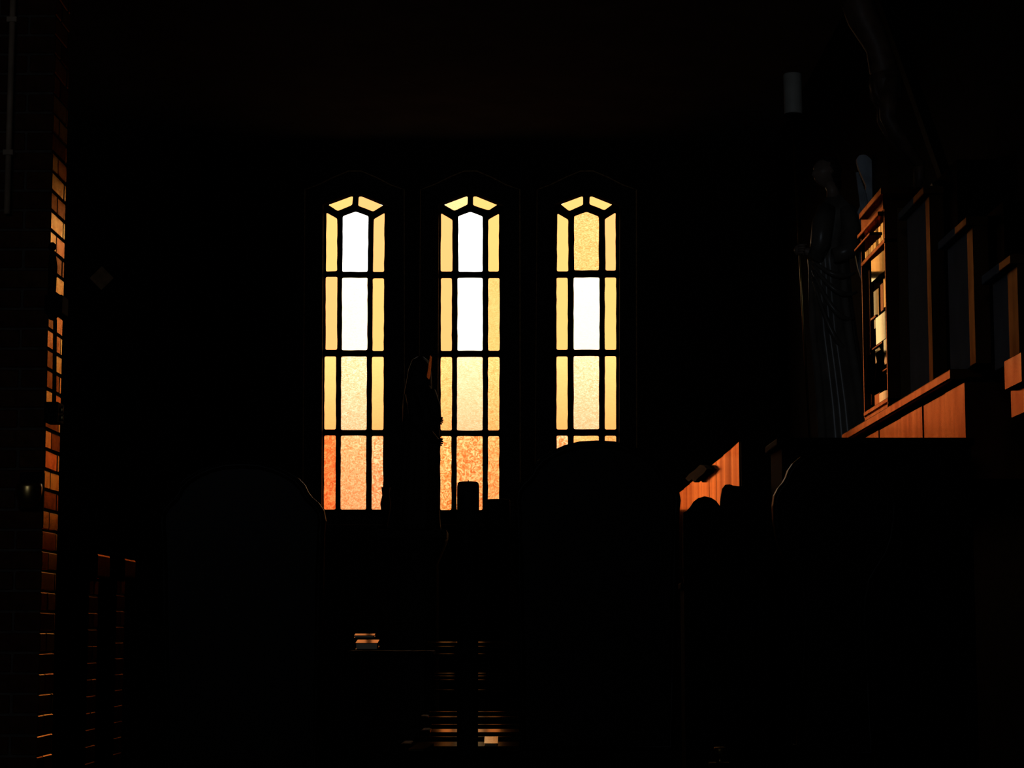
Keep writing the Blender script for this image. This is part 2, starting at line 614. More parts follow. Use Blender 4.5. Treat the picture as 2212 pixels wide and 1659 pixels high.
# pipe clipped to the pier's front
py_ = pier_y0 - .035
pt, pb = at_y(26, -60, py_), at_y(15, 462, py_)
pipe = thing('conduit_pipe', 'pale vertical conduit pipe clipped high on brick pier', 'pipe', (pb.x, py_, pb.z))
bm = bmesh.new()
tube(bm, [pb, (pb.x, py_, pt.z)], .013, 14)
link('tube', bm, 'pipe_paint', pipe, True)
for f in (.25, .8):
    z = pb.z + (pt.z - pb.z) * f
    box_obj('clip', pb.x - .022, pb.x + .022, py_ - .017, pier_y0 - .001, z - .012, z + .012, 'pipe_paint', pipe, .003)

# low brick gate piers with cap stones farther up the aisle
for k, (px0, px1, pc, ytop, lab) in enumerate(((190, 205, 228, 1196, 'low brick post with projecting cap stone nearer the tall brick pier'),
                                               (250, 262, 283, 1206, 'low brick post with projecting cap stone farther from the tall brick pier'))):
    X = -2.2
    ya, yb = at_x(px0, 1400, X).y, at_x(px0, 1400, X).y + .25
    top = at_y(px0, ytop, ya).z
    post = thing('brick_post', lab, 'post', (X - .14, (ya + yb) / 2, 0), 'low capped brick posts')
    capz = at_y(px0, 1248, ya).z
    box_obj('mortar_core', X - .27, X - .007, ya + .007, yb - .007, 0, capz, 'mortar', post)
    n = int(capz / COURSE)
    h = capz / n
    for i in range(n):
        z0, z1 = i * h, (i + 1) * h - JOINT
        if i % 2:
            brick(post, X - .135, X, ya, yb, z0, z1, 3, (0, 0, 0))
            brick(post, X - .28, X - .145, ya, yb, z0, z1, 1, (0, 0, 0))
        else:
            brick(post, X - .28, X, ya, ya + .12, z0, z1, 3, (0, 0, 0))
            brick(post, X - .28, X, ya + .13, yb, z0, z1, 1, (0, 0, 0))
    bm = bmesh.new()
    box(bm, X - .33, X + .05, ya - .05, yb + .05, capz, top)
    link('cap_stone', bm, 'brick_glaze_3', post, False, .012)

# iron bracket with a figurine on the pier's corner
by = pier_y0 - .06
a, b = at_y(101, 640, by), at_y(128, 690, by)
iron = thing('iron_bracket', 'black iron wall bracket with rod on brick pier', 'bracket', ((a.x + b.x) / 2, by, at_y(115, 915, by).z))
box_obj('upper_plate', a.x, b.x + .02, by - .045, pier_y0 + .02, b.z + .02, a.z, 'iron', iron, .004)
bm = bmesh.new()
lathe(bm, ((a.x + b.x) / 2, by, b.z - .005), [(.0, 0), (.014, .004), (.022, .02), (.024, .03)], 16)
link('upper_boss', bm, 'iron', iron, True)
bm = bmesh.new()
tube(bm, [at_y(119, 690, by), at_y(117, 868, by)], .0085, 12)
link('rod', bm, 'iron', iron, True)
a2, b2 = at_y(100, 870, by), at_y(129, 914, by)
box_obj('lower_plate', a2.x, b2.x, by - .045, pier_y0 + .02, b2.z, a2.z, 'iron', iron, .004)
for yy in (884, 901):
    p = at_y(132, yy, by)
    bm = bmesh.new()
    lathe(bm, (p.x, by + .02, p.z - .014), [(.004, 0), (.0065, .008), (.0065, .02), (.003, .028)], 14)
    link('brass_stud', bm, 'brass', iron, True)


# ---------------------------------------------------------------- robed figures
def robe(bm, levels, y, nfold, amp, depth_k, seed, yoff=0.0, seg=72):
    """levels: (py, left px, right px, fold weight), top to bottom; a draped body at the depth y."""
    rr = random.Random(seed)
    ph = rr.uniform(0, 6.28)
    rings = []
    fine = []
    for (l0, l1) in zip(levels, levels[1:]):
        for s in range(4):
            f = s / 4
            fine.append(tuple(u + (v - u) * f for u, v in zip(l0, l1)))
    fine.append(levels[-1])
    n = len(fine)
    for i, (py, lx, rx, fw) in enumerate(fine):
        a, b = at_y(lx, py, y), at_y(rx, py, y)
        cx, hw = (a.x + b.x) / 2, (b.x - a.x) / 2
        ring = []
        for k in range(seg):
            t = 2 * math.pi * k / seg
            drift = i / n * 1.2
            fold = math.sin(nfold * t + ph + drift) * .6 + math.sin((nfold * 2 - 3) * t + 1.7 * ph - drift * 2) * .4
            r = 1 + amp * fw * fold
            ring.append(bm.verts.new((cx + hw * r * math.cos(t), y + yoff + hw * depth_k * r * math.sin(t), a.z)))
        rings.append(ring)
    for r0, r1 in zip(rings, rings[1:]):
        for k in range(seg):
            bm.faces.new((r0[k], r0[(k + 1) % seg], r1[(k + 1) % seg], r1[k]))
    bm.faces.new(rings[0][::-1])
    bm.faces.new(rings[-1])


def head(bm, c, h, face):
    """A head of height h centred on c, looking along the unit vector face (horizontal)."""
    f = Vector(face)
    s = Vector((-f.y, f.x, 0))

    def shape(n, p):
        q = Vector((n.x, n.y, 0))
        fd, sd, z = q.dot(f), q.dot(s), n.z
        wide = 1.0 if z > -.1 else 1.0 - .35 * min(1, (-z - .1) / .9)
        d = fd * .50 * (1.0 if fd < 0 else .92) * (1 if z > 0 else 1 - .12 * -z)
        w = sd * .40 * wide
        if fd > .75:
            if -.35 < z < .12 and abs(sd) < .22:            # nose
                d += .11 * (1 - abs(sd) / .22) * (1 - abs(z + .18) / .35 if z < -.18 else .9 * (.12 - z) / .30)
            if .02 < z < .30 and .12 < abs(sd) < .55:       # eye sockets
                d -= .035
            if -.62 < z < -.45 and abs(sd) < .3:            # mouth
                d += .02
            if z < -.75:                                    # chin
                d += .06
        return f * (d * h) + s * (w * h) + Vector((0, 0, z * h * .5))
    blob(bm, c, (1, 1, 1), shape, 36, 30)
    for sg in (-1, 1):                                      # ears
        blob(bm, Vector(c) + s * (sg * .40 * h) + Vector((0, 0, -.02 * h)), (.05 * h, .07 * h, .11 * h), None, 10, 8)


def hand(bm, c, size, along, up):
    """Closed hand round a rod: a palm and five bent fingers wrapping towards the viewer."""
    a, u = Vector(along).normalized(), Vector(up).normalized()
    o = a.cross(u).normalized()
    c = Vector(c)
    blob(bm, c + o * size * .25, (size * .45, size * .38, size * .5), None, 14, 10)
    for k in range(4):
        z = (.36 - .24 * k) * size
        ln = (.9, 1.0, .95, .8)[k]
        base = c + o * size * .30 + a * size * .38 + u * z
        tube(bm, [base, base - o * size * .55 * ln + a * size * .10, base - o * size * .80 * ln - a * size * .25, base - o * size * .62 * ln - a * size * .55],
             [size * .13, size * .13, size * .115, size * .08], 8)
    base = c + o * size * .1 - a * size * .25 + u * size * .35
    tube(bm, [base, base - o * size * .35 + a * size * .05 + u * size * .15, base - o * size * .6 + a * size * .25 + u * size * .12],
         [size * .15, size * .14, size * .09], 8)


# angel with a candle pole beside the shrine
AY = 11.6
apos = at_y(1815, 1003, AY)
ped_top = apos.z
ped = thing('statue_pedestal', 'dark stone column pedestal carrying the angel statue', 'pedestal', (apos.x, AY, 0))
bm = bmesh.new()
lathe(bm, (apos.x, AY, 0), [(.20, 0), (.20, .12), (.15, .18), (.14, 1.2), (.14, ped_top - .2), (.17, ped_top - .1), (.18, ped_top - .06)], 24)
link('column', bm, 'stone', ped, True)
box_obj('cap_slab', apos.x - .19, apos.x + .19, AY - .19, AY + .19, ped_top - .06, ped_top - .002, 'stone', ped, .01)

angel = thing('angel_statue', 'robed winged angel statue holding a tall candle pole', 'statue', (apos.x, AY, ped_top))
bm = bmesh.new()
robe(bm, [(418, 1790, 1813, 0), (432, 1782, 1826, .1), (450, 1770, 1842, .3), (490, 1764, 1842, .5), (530, 1754, 1836, .7),
          (560, 1745, 1832, .8), (585, 1747, 1834, .9), (640, 1747, 1838, 1), (720, 1750, 1848, 1.1), (800, 1758, 1862, 1.1), (880, 1764, 1876, 1.0),
          (950, 1768, 1884, 1.0), (1000, 1770, 1888, .9)], AY, 9, .085, .8, 4)
link('robe', bm, 'statue_paint', angel, True)
# sash of drapery hanging in swags from the waist
bm = bmesh.new()
for k, (y0, dx, dy) in enumerate(((556, 92, 26), (566, 96, 58), (578, 92, 100), (592, 84, 150))):
    pts = []
    for s in range(13):
        f = s / 12
        px = 1752 + dx * f
        py = y0 + 10 + dy * (1 - (1 - f) ** 2) + 16 * math.sin(math.pi * f)
        bulge = .105 * math.sin(math.pi * (.12 + .80 * f))
        p = at_y(px, py, AY)
        pts.append(Vector((p.x, AY - bulge - .012, p.z)))
    tube(bm, pts, [.006 + .010 * math.sin(math.pi * s / 12) for s in range(13)], 8)
link('sash_drapery', bm, 'statue_paint', angel, True)
# flesh: head, neck, arm and gripping hand as one body
bm = bmesh.new()
hc = at_y(1783, 374, AY)
head(bm, hc, .160, Vector((-.94, -.34, 0)).normalized())
tube(bm, [at_y(1801, 432, AY), at_y(1798, 410, AY), at_y(1790, 392, AY)], [.040, .033, .034], 14)
hp = at_y(1731, 540, AY - .06)
link('body', bm, 'statue_skin', angel, True)
bm = bmesh.new()
hand(bm, hp, .058, (-.2, -1, 0), (0, 0, 1))
tube(bm, [at_y(1766, 556, AY - .06), at_y(1750, 546, AY - .065), at_y(1738, 541, AY - .06), hp], [.030, .024, .021, .02], 12)
link('hand', bm, 'statue_skin', angel, True)
bm = bmesh.new()
tube(bm, [at_y(1786, 452, AY - .05), at_y(1776, 486, AY - .11), at_y(1772, 524, AY - .13), at_y(1764, 552, AY - .08), at_y(1753, 547, AY - .065)],
     [.052, .058, .055, .048, .040], 16)
tube(bm, [at_y(1830, 452, AY - .05), at_y(1840, 500, AY - .09), at_y(1830, 545, AY - .13), at_y(1800, 552, AY - .14)], [.05, .055, .05, .04], 16)
link('sleeve', bm, 'statue_paint', angel, True)
bm = bmesh.new()


def hairdo(n, p):
    w = 1 + .05 * math.sin(9 * math.atan2(n.y, n.x)) + .05 * math.sin(11 * n.z)
    return p * w


blob(bm, (hc.x + .018, AY + .016, hc.z + .016), (.074, .074, .082), hairdo, 28, 20)
blob(bm, (hc.x + .045, AY + .025, hc.z - .055), (.048, .055, .06), hairdo, 20, 14)
link('hair', bm, 'hair_paint', angel, True)
# wing: thick feathered blade behind the shoulder
for name_side, sgn, ws in (('wing', 1, [(1840, 520), (1846, 470), (1864, 430), (1870, 405), (1862, 386), (1852, 364), (1848, 346), (1855, 337), (1868, 336), (1880, 346), (1893, 372), (1908, 402), (1922, 450), (1930, 520), (1926, 600), (1912, 660), (1892, 690), (1872, 640), (1852, 580)]),):
    bm = bmesh.new()
    outer = [(at_y(x, y, AY + .16).x, at_y(x, y, AY + .16).z) for x, y in soft(ws, 6)]
    plate(bm, outer, [], AY + .13, AY + .165)
    link(name_side, bm, 'wing_paint', angel, False, .01)
    wing_ob = angel.children[-1]
    for k in range(7):
        f = k / 6
        p0 = at_y(1852 + 16 * f, 372 + 46 * f, AY + .125)
        p1 = at_y(1878 + 42 * f - 6 * k, 690 - 48 * f - 20 * (k % 2), AY + .125)
        mid = (p0 + p1) / 2 + Vector((.02, -.012, 0))
        bm = bmesh.new()
        tube(bm, [p0, mid, p1], [.010, .014, .004], 8, True, .6)
        link('feather', bm, 'wing_paint', angel, True)

# candle pole the angel grips
TY = AY - .07
pole_top, pole_bot = at_y(1712.5, 262, TY), at_y(1752, 1000, TY)
pole = thing('candle_pole', 'tall candle pole with thick pale candle in angel\'s hand', 'candle', (pole_bot.x, TY, ped_top))
pole_bot.z = ped_top + .001
bm = bmesh.new()
tube(bm, [pole_bot, pole_top], .0075, 12)
link('rod', bm, 'brass', pole, True)
bm = bmesh.new()
lathe(bm, (pole_top.x, TY, pole_top.z - .004), [(.008, -.004), (.014, .004), (.030, .022), (.046, .034), (.050, .040), (.047, .044)], 24)
link('drip_dish', bm, 'iron', pole, True)
bm = bmesh.new()
c0, c1 = at_y(1714, 244, TY), at_y(1711.5, 160, TY)
tube(bm, [(c0.x, TY, c0.z - .008), (c0.x, TY, c0.z), (c1.x, TY, c1.z - .006), (c1.x, TY, c1.z)], [.048, .051, .051, .047], 28)
link('candle', bm, 'wax', pole, True)
bm = bmesh.new()
tube(bm, [(c1.x, TY, c1.z - .002), (c1.x + .002, TY, c1.z + .016)], .002, 6)
link('wick', bm, 'iron', pole, True)

# small robed statue between the first two windows
SY = 14.2
sb = at_y(902, 1146, SY)
sped = thing('statue_pedestal', 'slim dark stone column pedestal carrying the veiled statue', 'pedestal', (sb.x, SY, 0))
bm = bmesh.new()
lathe(bm, (sb.x, SY, 0), [(.24, 0), (.24, .1), (.15, .18), (.14, sb.z - .22), (.20, sb.z - .08), (.20, sb.z - .06)], 24)
link('column', bm, 'stone', sped, True)
box_obj('cap_slab', sb.x - .26, sb.x + .2, SY - .2, SY + .2, sb.z - .06, sb.z - .002, 'stone', sped, .01)
stat = thing('veiled_statue', 'slender veiled statue in long pleated robe between two windows', 'statue', (sb.x, SY, sb.z))
bm = bmesh.new()
robe(bm, [(822, 893, 917, 0), (834, 884, 930, .2), (852, 876, 940, .5), (890, 872, 946, .8), (940, 870, 948, 1), (1000, 866, 948, 1.1),
          (1060, 860, 948, 1.1), (1120, 854, 950, 1.0), (1144, 852, 952, 1.0)], SY, 13, .06, .75, 9)
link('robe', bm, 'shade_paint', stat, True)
bm = bmesh.new()
shc = at_y(909, 797, SY)
head(bm, shc, .145, Vector((.6, -.8, 0)).normalized())
tube(bm, [at_y(905, 836, SY), at_y(907, 812, SY)], [.035, .03], 12)
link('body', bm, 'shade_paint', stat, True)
for hy_ in (910, 956):
    bm = bmesh.new()
    hand(bm, at_y(948, hy_, SY - .03), .05, (0, -1, 0), (0, 0, 1))
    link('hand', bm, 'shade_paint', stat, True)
bm = bmesh.new()
tube(bm, [at_y(928, 848, SY - .04), at_y(938, 880, SY - .09), at_y(944, 908, SY - .05)], [.045, .045, .03], 12)
tube(bm, [at_y(890, 852, SY - .04), at_y(900, 910, SY - .12), at_y(942, 956, SY - .06)], [.045, .045, .03], 12)
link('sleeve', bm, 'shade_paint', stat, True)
bm = bmesh.new()
tube(bm, [at_y(909, 770, SY + .02), at_y(908, 778, SY + .02), at_y(907, 800, SY + .03), at_y(905, 830, SY + .035), at_y(902, 870, SY + .05), at_y(898, 960, SY + .06)],
     [.02, .055, .078, .088, .10, .09], 24)
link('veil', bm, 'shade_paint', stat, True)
g0, g1, g2, g3 = at_y(922.5, 816, SY - .12), at_y(929, 818, SY - .12), at_y(933, 769, SY - .12), at_y(930, 769, SY - .12)
bm = bmesh.new()                     # tapered plate added for a bright sliver of window light, almost edge on
dep = Vector((.17 * math.sin(math.radians(5)), .17, 0))
lo_f, hi_f = Vector((g0.x, SY - .16, g0.z)), Vector((g3.x, SY - .16, g3.z))
side = [lo_f, lo_f + dep + Vector((0, 0, -.004)), hi_f + dep * .55, hi_f]
va = [bm.verts.new(p) for p in side]
vb_ = [bm.verts.new(p + Vector((-.004, 0, 0))) for p in side]
bm.faces.new(va)
bm.faces.new(vb_[::-1])
for i in range(4):
    bm.faces.new((va[i], va[(i + 1) % 4], vb_[(i + 1) % 4], vb_[i]))
link('glint_plate', bm, 'panel_wood', stat)

vb = at_y(833, 1118, SY)
vase = thing('flower_vase', 'small dark vase beside the veiled statue', 'vase', (vb.x, SY, sb.z - .002))
bm = bmesh.new()
hh = at_y(833, 1052, SY).z - sb.z
lathe(bm, (vb.x, SY, sb.z - .002), [(.018, 0), (.022, .008), (.012, .03), (.030, hh * .45), (.036, hh * .62), (.024, hh * .82), (.030, hh)], 20)
link('body', bm, 'iron', vase, True)

# ---------------------------------------------------------------- shrine on the right-hand wall
SX = 1.77                      # its face; long axis runs along the wall


def yx(px, x=SX):
    return at_x(px, 800, x).y


def zx(px, py, x=SX):
    return at_x(px, py, x).z


sh_y0, sh_y1 = yx(2215), yx(1830)
ledge_z = zx(1950, 880)
shrine = thing('carved_shrine', 'stepped wooden wall shrine with lit carved relief and ledge', 'shrine', (SX + .12, (sh_y0 + sh_y1) / 2, ledge_z - .45))
WX = XR - .001
# base board and ledge
b0 = yx(2083)
bz = ledge_z - .42
rr = random.Random(5)
ys = [b0, yx(2040), yx(1990), yx(1944), yx(1895), sh_y1]
for k, (ya, yb) in enumerate(zip(ys, ys[1:])):
    box_obj('base_board', SX + .004 * (k % 2), WX, ya + .001, yb - .001, bz, ledge_z - .040, 'shrine_wood', shrine, .003)
box_obj('ledge', SX - .035, WX, b0 + .10, sh_y1, ledge_z - .018, ledge_z + .024, 'shrine_wood', shrine, .006)
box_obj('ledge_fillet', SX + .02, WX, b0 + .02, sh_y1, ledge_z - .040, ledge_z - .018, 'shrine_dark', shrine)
# nearer bracket of the base, beyond the dark gap
c0_, c1_ = yx(2207), yx(2172)
box_obj('end_block', SX, WX, c0_, c1_ + .02, zx(2195, 832), zx(2195, 765), 'shrine_wood', shrine, .004)
box_obj('end_bracket', SX + .03, WX, c0_, c1_ + .06, zx(2195, 900, SX + .03), zx(2195, 838, SX + .03), 'shrine_wood', shrine, .004)
# dark carcass behind the pilasters, stepped in height
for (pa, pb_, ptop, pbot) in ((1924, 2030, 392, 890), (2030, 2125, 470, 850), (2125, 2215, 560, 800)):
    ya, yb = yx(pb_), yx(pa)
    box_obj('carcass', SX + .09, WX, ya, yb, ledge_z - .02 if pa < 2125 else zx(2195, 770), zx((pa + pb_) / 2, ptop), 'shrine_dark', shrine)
# pilasters: window reflection put into colours: dim grey field, lit varnished near strip; cap
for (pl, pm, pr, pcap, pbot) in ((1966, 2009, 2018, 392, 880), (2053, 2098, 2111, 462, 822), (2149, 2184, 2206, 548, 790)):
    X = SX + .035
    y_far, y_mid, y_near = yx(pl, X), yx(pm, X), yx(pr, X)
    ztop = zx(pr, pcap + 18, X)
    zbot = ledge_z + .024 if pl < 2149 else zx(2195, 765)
    box_obj('pilaster_field', X, SX + .095, y_mid, y_far, zbot, ztop, 'pilaster_dim', shrine, .003)
    box_obj('pilaster_lit_strip', X - .004, SX + .095, y_near, y_mid, zbot, ztop, 'pilaster_lit', shrine, .003)
    ym = y_near + (y_far - y_near) * .42  # cap colours carry the same reflection: lit near part, dim far part
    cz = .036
    box_obj('pilaster_cap', X - .03, SX + .095, y_near - .01, ym, ztop, ztop + cz, 'pilaster_lit', shrine, .005)
    box_obj('pilaster_cap', X - .03, SX + .095, ym, y_far + .05, ztop, ztop + cz, 'pilaster_dim', shrine, .005)

# tall relief bay
t_y1, t_y0 = yx(1869), yx(1922)
bay_bot, bay_top = ledge_z + .024, zx(1896, 470)
box_obj('bay_back', SX + .05, WX, t_y0, t_y1, bay_bot, bay_top, 'gilt_wood', shrine)
st = .022
box_obj('stile', SX - .01, SX + .05, t_y0, t_y0 + st, bay_bot, bay_top, 'shrine_wood', shrine, .004)
box_obj('stile', SX - .01, SX + .05, t_y1 - st, t_y1, bay_bot, bay_top, 'shrine_wood', shrine, .004)
z_lo, z_hi = zx(1896, 880), zx(1896, 540)


def yf(f):                     # fraction 0 (far, by the statue) .. 1 (near) across the bay
    return t_y1 + (t_y0 - t_y1) * f


def zf(f):                     # fraction 0 bottom .. 1 top of the relief
    return z_lo + (z_hi - z_lo) * f


for z in (z_lo, z_hi):
    box_obj('rail', SX - .012, SX + .05, t_y0, t_y1, z - .012, z + .012, 'shrine_wood', shrine, .004)
# fluted friezes above and below the relief
for za, zb, n in ((z_hi + .012, bay_top - .01, 9), (bay_bot + .03, z_lo - .012, 9)):
    wd = (t_y1 - t_y0 - 2 * st) / n
    for k in range(n):
        y = t_y1 - st - (k + .5) * wd
        box_obj('reed', SX + .0, SX + .05, y - wd * .44, y + wd * .44, za, zb, 'gilt_wood', shrine, .003,
                Matrix.Rotation(.022 + rr.uniform(-.012, .012), 3, 'Z'))
box_obj('bay_foot', SX - .01, SX + .05, t_y0, t_y1, bay_bot, bay_bot + .03, 'shrine_wood', shrine, .004)
# relief: columns of an arcade, steps, and two standing figures, in gilt and dark wood
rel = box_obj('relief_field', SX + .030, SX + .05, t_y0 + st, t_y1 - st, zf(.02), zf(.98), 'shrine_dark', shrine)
REL = [(.34, .95, .83, .99, 'gilt_wood', .004), (.36, .55, .52, .77, 'gilt_wood', .008), (.78, .97, .60, .79, 'gilt_wood', .006),
       (.48, .84, .40, .58, 'gilt_wood', .002), (.40, .60, .29, .385, 'gilt_wood', .006), (.74, .95, .24, .42, 'gilt_wood', .006),
       (.74, .95, .10, .19, 'gilt_wood', .008), (.55, .95, -.04 + .06, .085, 'gilt_wood', .004), (.30, .52, .02, .10, 'shrine_wood', .010),
       (.28, .47, .585, .605, 'shrine_wood', .0), (.32, .70, .388, .402, 'shrine_wood', .0), (.72, .92, .20, .215, 'shrine_wood', .0),
       (.60, .70, .60, .78, 'shrine_wood', .012), (.08, .14, .05, .95, 'shrine_wood', .014)]
for a, b, c, d, mt, off in REL:
    o = box_obj('relief_block', SX + off, SX + .036, yf(b), yf(a), zf(c), zf(d), mt, shrine, .003, Matrix.Rotation(.021 + rr.uniform(-.005, .005), 3, 'Z'))
for fy, fz, s in ((.62, .10, .30), (.22, .12, .30)):
    bm = bmesh.new()
    cy, cz = yf(fy), zf(fz)
    hgt = (zf(fz + s) - cz)
    lathe(bm, (SX + .02, cy, cz), [(.05, 0), (.045, hgt * .3), (.035, hgt * .6), (.040, hgt * .78), (.015, hgt * .86), (.022, hgt * .92), (.018, hgt * .98), (0, hgt)], 14)
    link('relief_figure', bm, 'shrine_dark', shrine, True)
# cornices over the bay
def cornice(name, pxa, pxb, pya, pyb, out, mat='shrine_wood'):
    """pxa..pxb far to near, pya..pyb top and bottom edge heights read at the near end."""
    X = SX - out
    box_obj(name, X, WX, yx(pxb, X), yx(pxa, X), zx(pxb, pyb, X), zx(pxb, pya, X), mat, shrine, .004)


cornice('cornice', 1850, 1884, 494, 501, .035)
cornice('cornice', 1857, 1903, 448, 458, .03)
cornice('frieze', 1866, 1915, 408, 446, .0, 'shrine_wood')
cornice('crown_moulding', 1862, 1911, 394, 409, .03)
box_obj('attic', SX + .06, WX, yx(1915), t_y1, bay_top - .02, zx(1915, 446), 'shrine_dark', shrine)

# ---------------------------------------------------------------- crucifix leaning out above the shrine
CY = 9.1
cx_bot, cx_top = at_y(2048, 402, CY), at_y(1886, -60, CY)
cru = thing('wall_crucifix', 'dark carved crucifix leaning out high above the shrine', 'crucifix', (cx_bot.x, CY, cx_bot.z))
ax = (cx_top - cx_bot)
ln = ax.length
axn = ax.normalized()
nrm = Vector((axn.z, 0, -axn.x)) * -1     # the side facing the nave
def beam(name, p0, p1, w, d, mat):
    bm = bmesh.new()
    t = (p1 - p0).normalized()
    v = Vector((0, 1, 0)) if abs(t.y) < .5 else axn
    u = t.cross(v).normalized()
    vs = []
    for p in (p0, p1):
        for a, b in ((-1, -1), (1, -1), (1, 1), (-1, 1)):
            vs.append(bm.verts.new(p + u * a * d / 2 + v * b * w / 2))
    for f in ((0, 1, 2, 3), (7, 6, 5, 4), (0, 4, 5, 1), (1, 5, 6, 2), (2, 6, 7, 3), (3, 7, 4, 0)):
        bm.faces.new([vs[i] for i in f])
    return link(name, bm, mat, cru, False, .005)


top_end = cx_bot + axn * 1.55
beam('upright', cx_bot, top_end, .09, .045, 'black_wood')
cc = cx_bot + axn * 1.18
beam('crossbar', cc - Vector((0, .5, 0)) - nrm * .002, cc + Vector((0, .5, 0)) - nrm * .002, .09, .044, 'black_wood')
bm = bmesh.new()
o_ = cx_bot + nrm * .075


def cp(s, out=0.0, side=0.0):
    return o_ + axn * s + nrm * out + Vector((0, side, 0))


tube(bm, [cp(.50, .02), cp(.58, .025), cp(.68, .015), cp(.82, .035), cp(.95, .03), cp(1.0, .02), cp(1.04, .03)],
     [.045, .062, .055, .070, .078, .045, .028], 18)
head(bm, cp(1.11, .05), .14, (nrm - Vector((0, 0, nrm.z))).normalized())
for s in (-1, 1):
    tube(bm, [cp(.53, .02, .03 * s), cp(.36, .085, .035 * s), cp(.30, .075, .03 * s), cp(.12, .015, .015 * s)], [.047, .036, .034, .022], 12)
    tube(bm, [cp(.14, .012, .014 * s), cp(.07, .035, .012 * s), cp(.035, .055, .01 * s)], [.022, .022, .014], 10)
    tube(bm, [cp(.95, .03, .06 * s), cp(1.02, .02, .20 * s), cp(1.10, .0, .33 * s), cp(1.17, -.02, .46 * s)], [.034, .028, .022, .016], 10)
    hand(bm, cp(1.18, -.02, .49 * s), .04, (0, s, .2), axn)
link('corpus', bm, 'corpus_paint', cru, True)
bm = bmesh.new()
tube(bm, [cp(.56, .03), cp(.52, .035), cp(.44, .05)], [.066, .072, .062], 18)
for s in (-.04, 0, .04):
    tube(bm, [cp(.56, .08, s), cp(.48, .10, s * 1.2), cp(.42, .09, s * 1.3)], [.012, .012, .006], 8)
link('loin_cloth', bm, 'corpus_paint', cru, True)
kn = at_y(1930, 249, CY - .05)
box_obj('wall_stay', cc.x, XR - .001, CY - .02, CY + .02, cc.z - .015, cc.z + .015, 'iron', cru)
box_obj('foot_rest', cx_bot.x - .02, XR - .001, CY - .06, CY + .06, cx_bot.z - .05, cx_bot.z, 'dark_wood', cru, .005)
beam('foot_block', cp(.0, -.05), cp(.03, -.05), .10, .10, 'dark_wood')

# ---------------------------------------------------------------- tall panelled screen (varnished side catches the window)
QX = 1.03
q0, q1 = at_x(1597, 1000, QX).y, at_x(1466, 1050, QX).y
qz = at_x(1597, 951, QX).z
scr = thing('choir_screen', 'tall varnished plank screen glowing orange in window light', 'screen', (QX + .02, (q0 + q1) / 2, 0))
rr = random.Random(2)
n = 9
cuts = [q0 + (q1 - q0) * (k / n) ** 1.05 for k in range(n + 1)]
for k in range(n):
    off = rr.choice((0, .001, .002))
    sway = Matrix.Rotation(rr.uniform(-.006, .006), 3, 'Z')
    ob = box_obj('plank', QX + off, QX + .03, cuts[k] + .0006, cuts[k + 1] - .0006, .04, qz - .003, 'panel_wood', scr, .001, sway)
    box_obj('top_rail', QX - .004, QX + .036, q0, q1, qz - .003, qz, 'gilt_wood', scr)
box_obj('end_post', QX + .004, QX + .09, q0 - .055, q0, 0, qz - .004, 'black_wood', scr, .005)
box_obj('foot_rail', QX - .01, QX + .045, q0, q1, 0, .04, 'black_wood', scr)
# dark carved crest hooked on the far end of the screen
ca, cb = at_x(1532, 1012, QX).y, at_x(1490, 1040, QX).y
crest = thing('carved_crest', 'small dark carved scroll hooked on the screen\'s top edge', 'ornament', (QX - .02, (ca + cb) / 2, qz - .1))
bm = bmesh.new()
pts = []
for px, py in ((1527, 1006), (1533, 1013), (1527, 1022), (1518, 1029), (1512, 1034), (1506, 1042), (1500, 1036), (1493, 1040), (1486, 1034), (1494, 1024), (1508, 1014), (1518, 1004)):
    p = at_x(px, py, QX - .02)
    pts.append((p.y, p.z))
vs0 = [bm.verts.new((QX - .035, y, z)) for y, z in pts]
vs1 = [bm.verts.new((QX - .008, y, z)) for y, z in pts]
bm.faces.new(vs0)
bm.faces.new(vs1[::-1])
for i in range(len(pts)):
    j = (i + 1) % len(pts)
    bm.faces.new((vs0[i], vs0[j], vs1[j], vs1[i]))
link('scroll', bm, 'black_wood', crest)

# ---------------------------------------------------------------- dark cabinet in front of the shrine
KY = 7.85
ka, kb = at_y(1690, 945, KY), at_y(2100, 945, KY)
cab = thing('dark_cabinet', 'tall black wooden cabinet below the shrine ledge', 'cabinet', ((ka.x + kb.x) / 2, KY + .2, 0))
kx1 = min(kb.x, SX - .04)
box_obj('carcass', ka.x, kx1, KY + .02, KY + .36, .08, ka.z - .03, 'black_wood', cab, .004)
box_obj('top_board', ka.x - .02, kx1 + .01, KY, KY + .38, ka.z - .03, ka.z, 'black_wood', cab, .006)
box_obj('plinth', ka.x + .02, kx1 - .02, KY + .04, KY + .34, 0, .08, 'black_wood', cab)
kw = (kx1 - ka.x) / 2
for k in range(2):
    x0 = ka.x + .015 + k * kw
    d = box_obj('door', x0, x0 + kw - .03, KY + .005, KY + .02, .12, ka.z - .07, 'black_wood', cab, .003)
    box_obj('door_panel', x0 + .05, x0 + kw - .08, KY - .002, KY + .006, .2, ka.z - .15, 'black_wood', d, .004).matrix_parent_inverse = Matrix()
    bm = bmesh.new()
    hx = x0 + (kw - .05 if k == 0 else .02)
    lathe(bm, (hx, KY - .012, .95), [(0, -.012), (.010, -.006), (.012, 0), (.010, .006), (0, .012)], 12)
    link('knob', bm, 'iron', d, True).matrix_parent_inverse = Matrix()

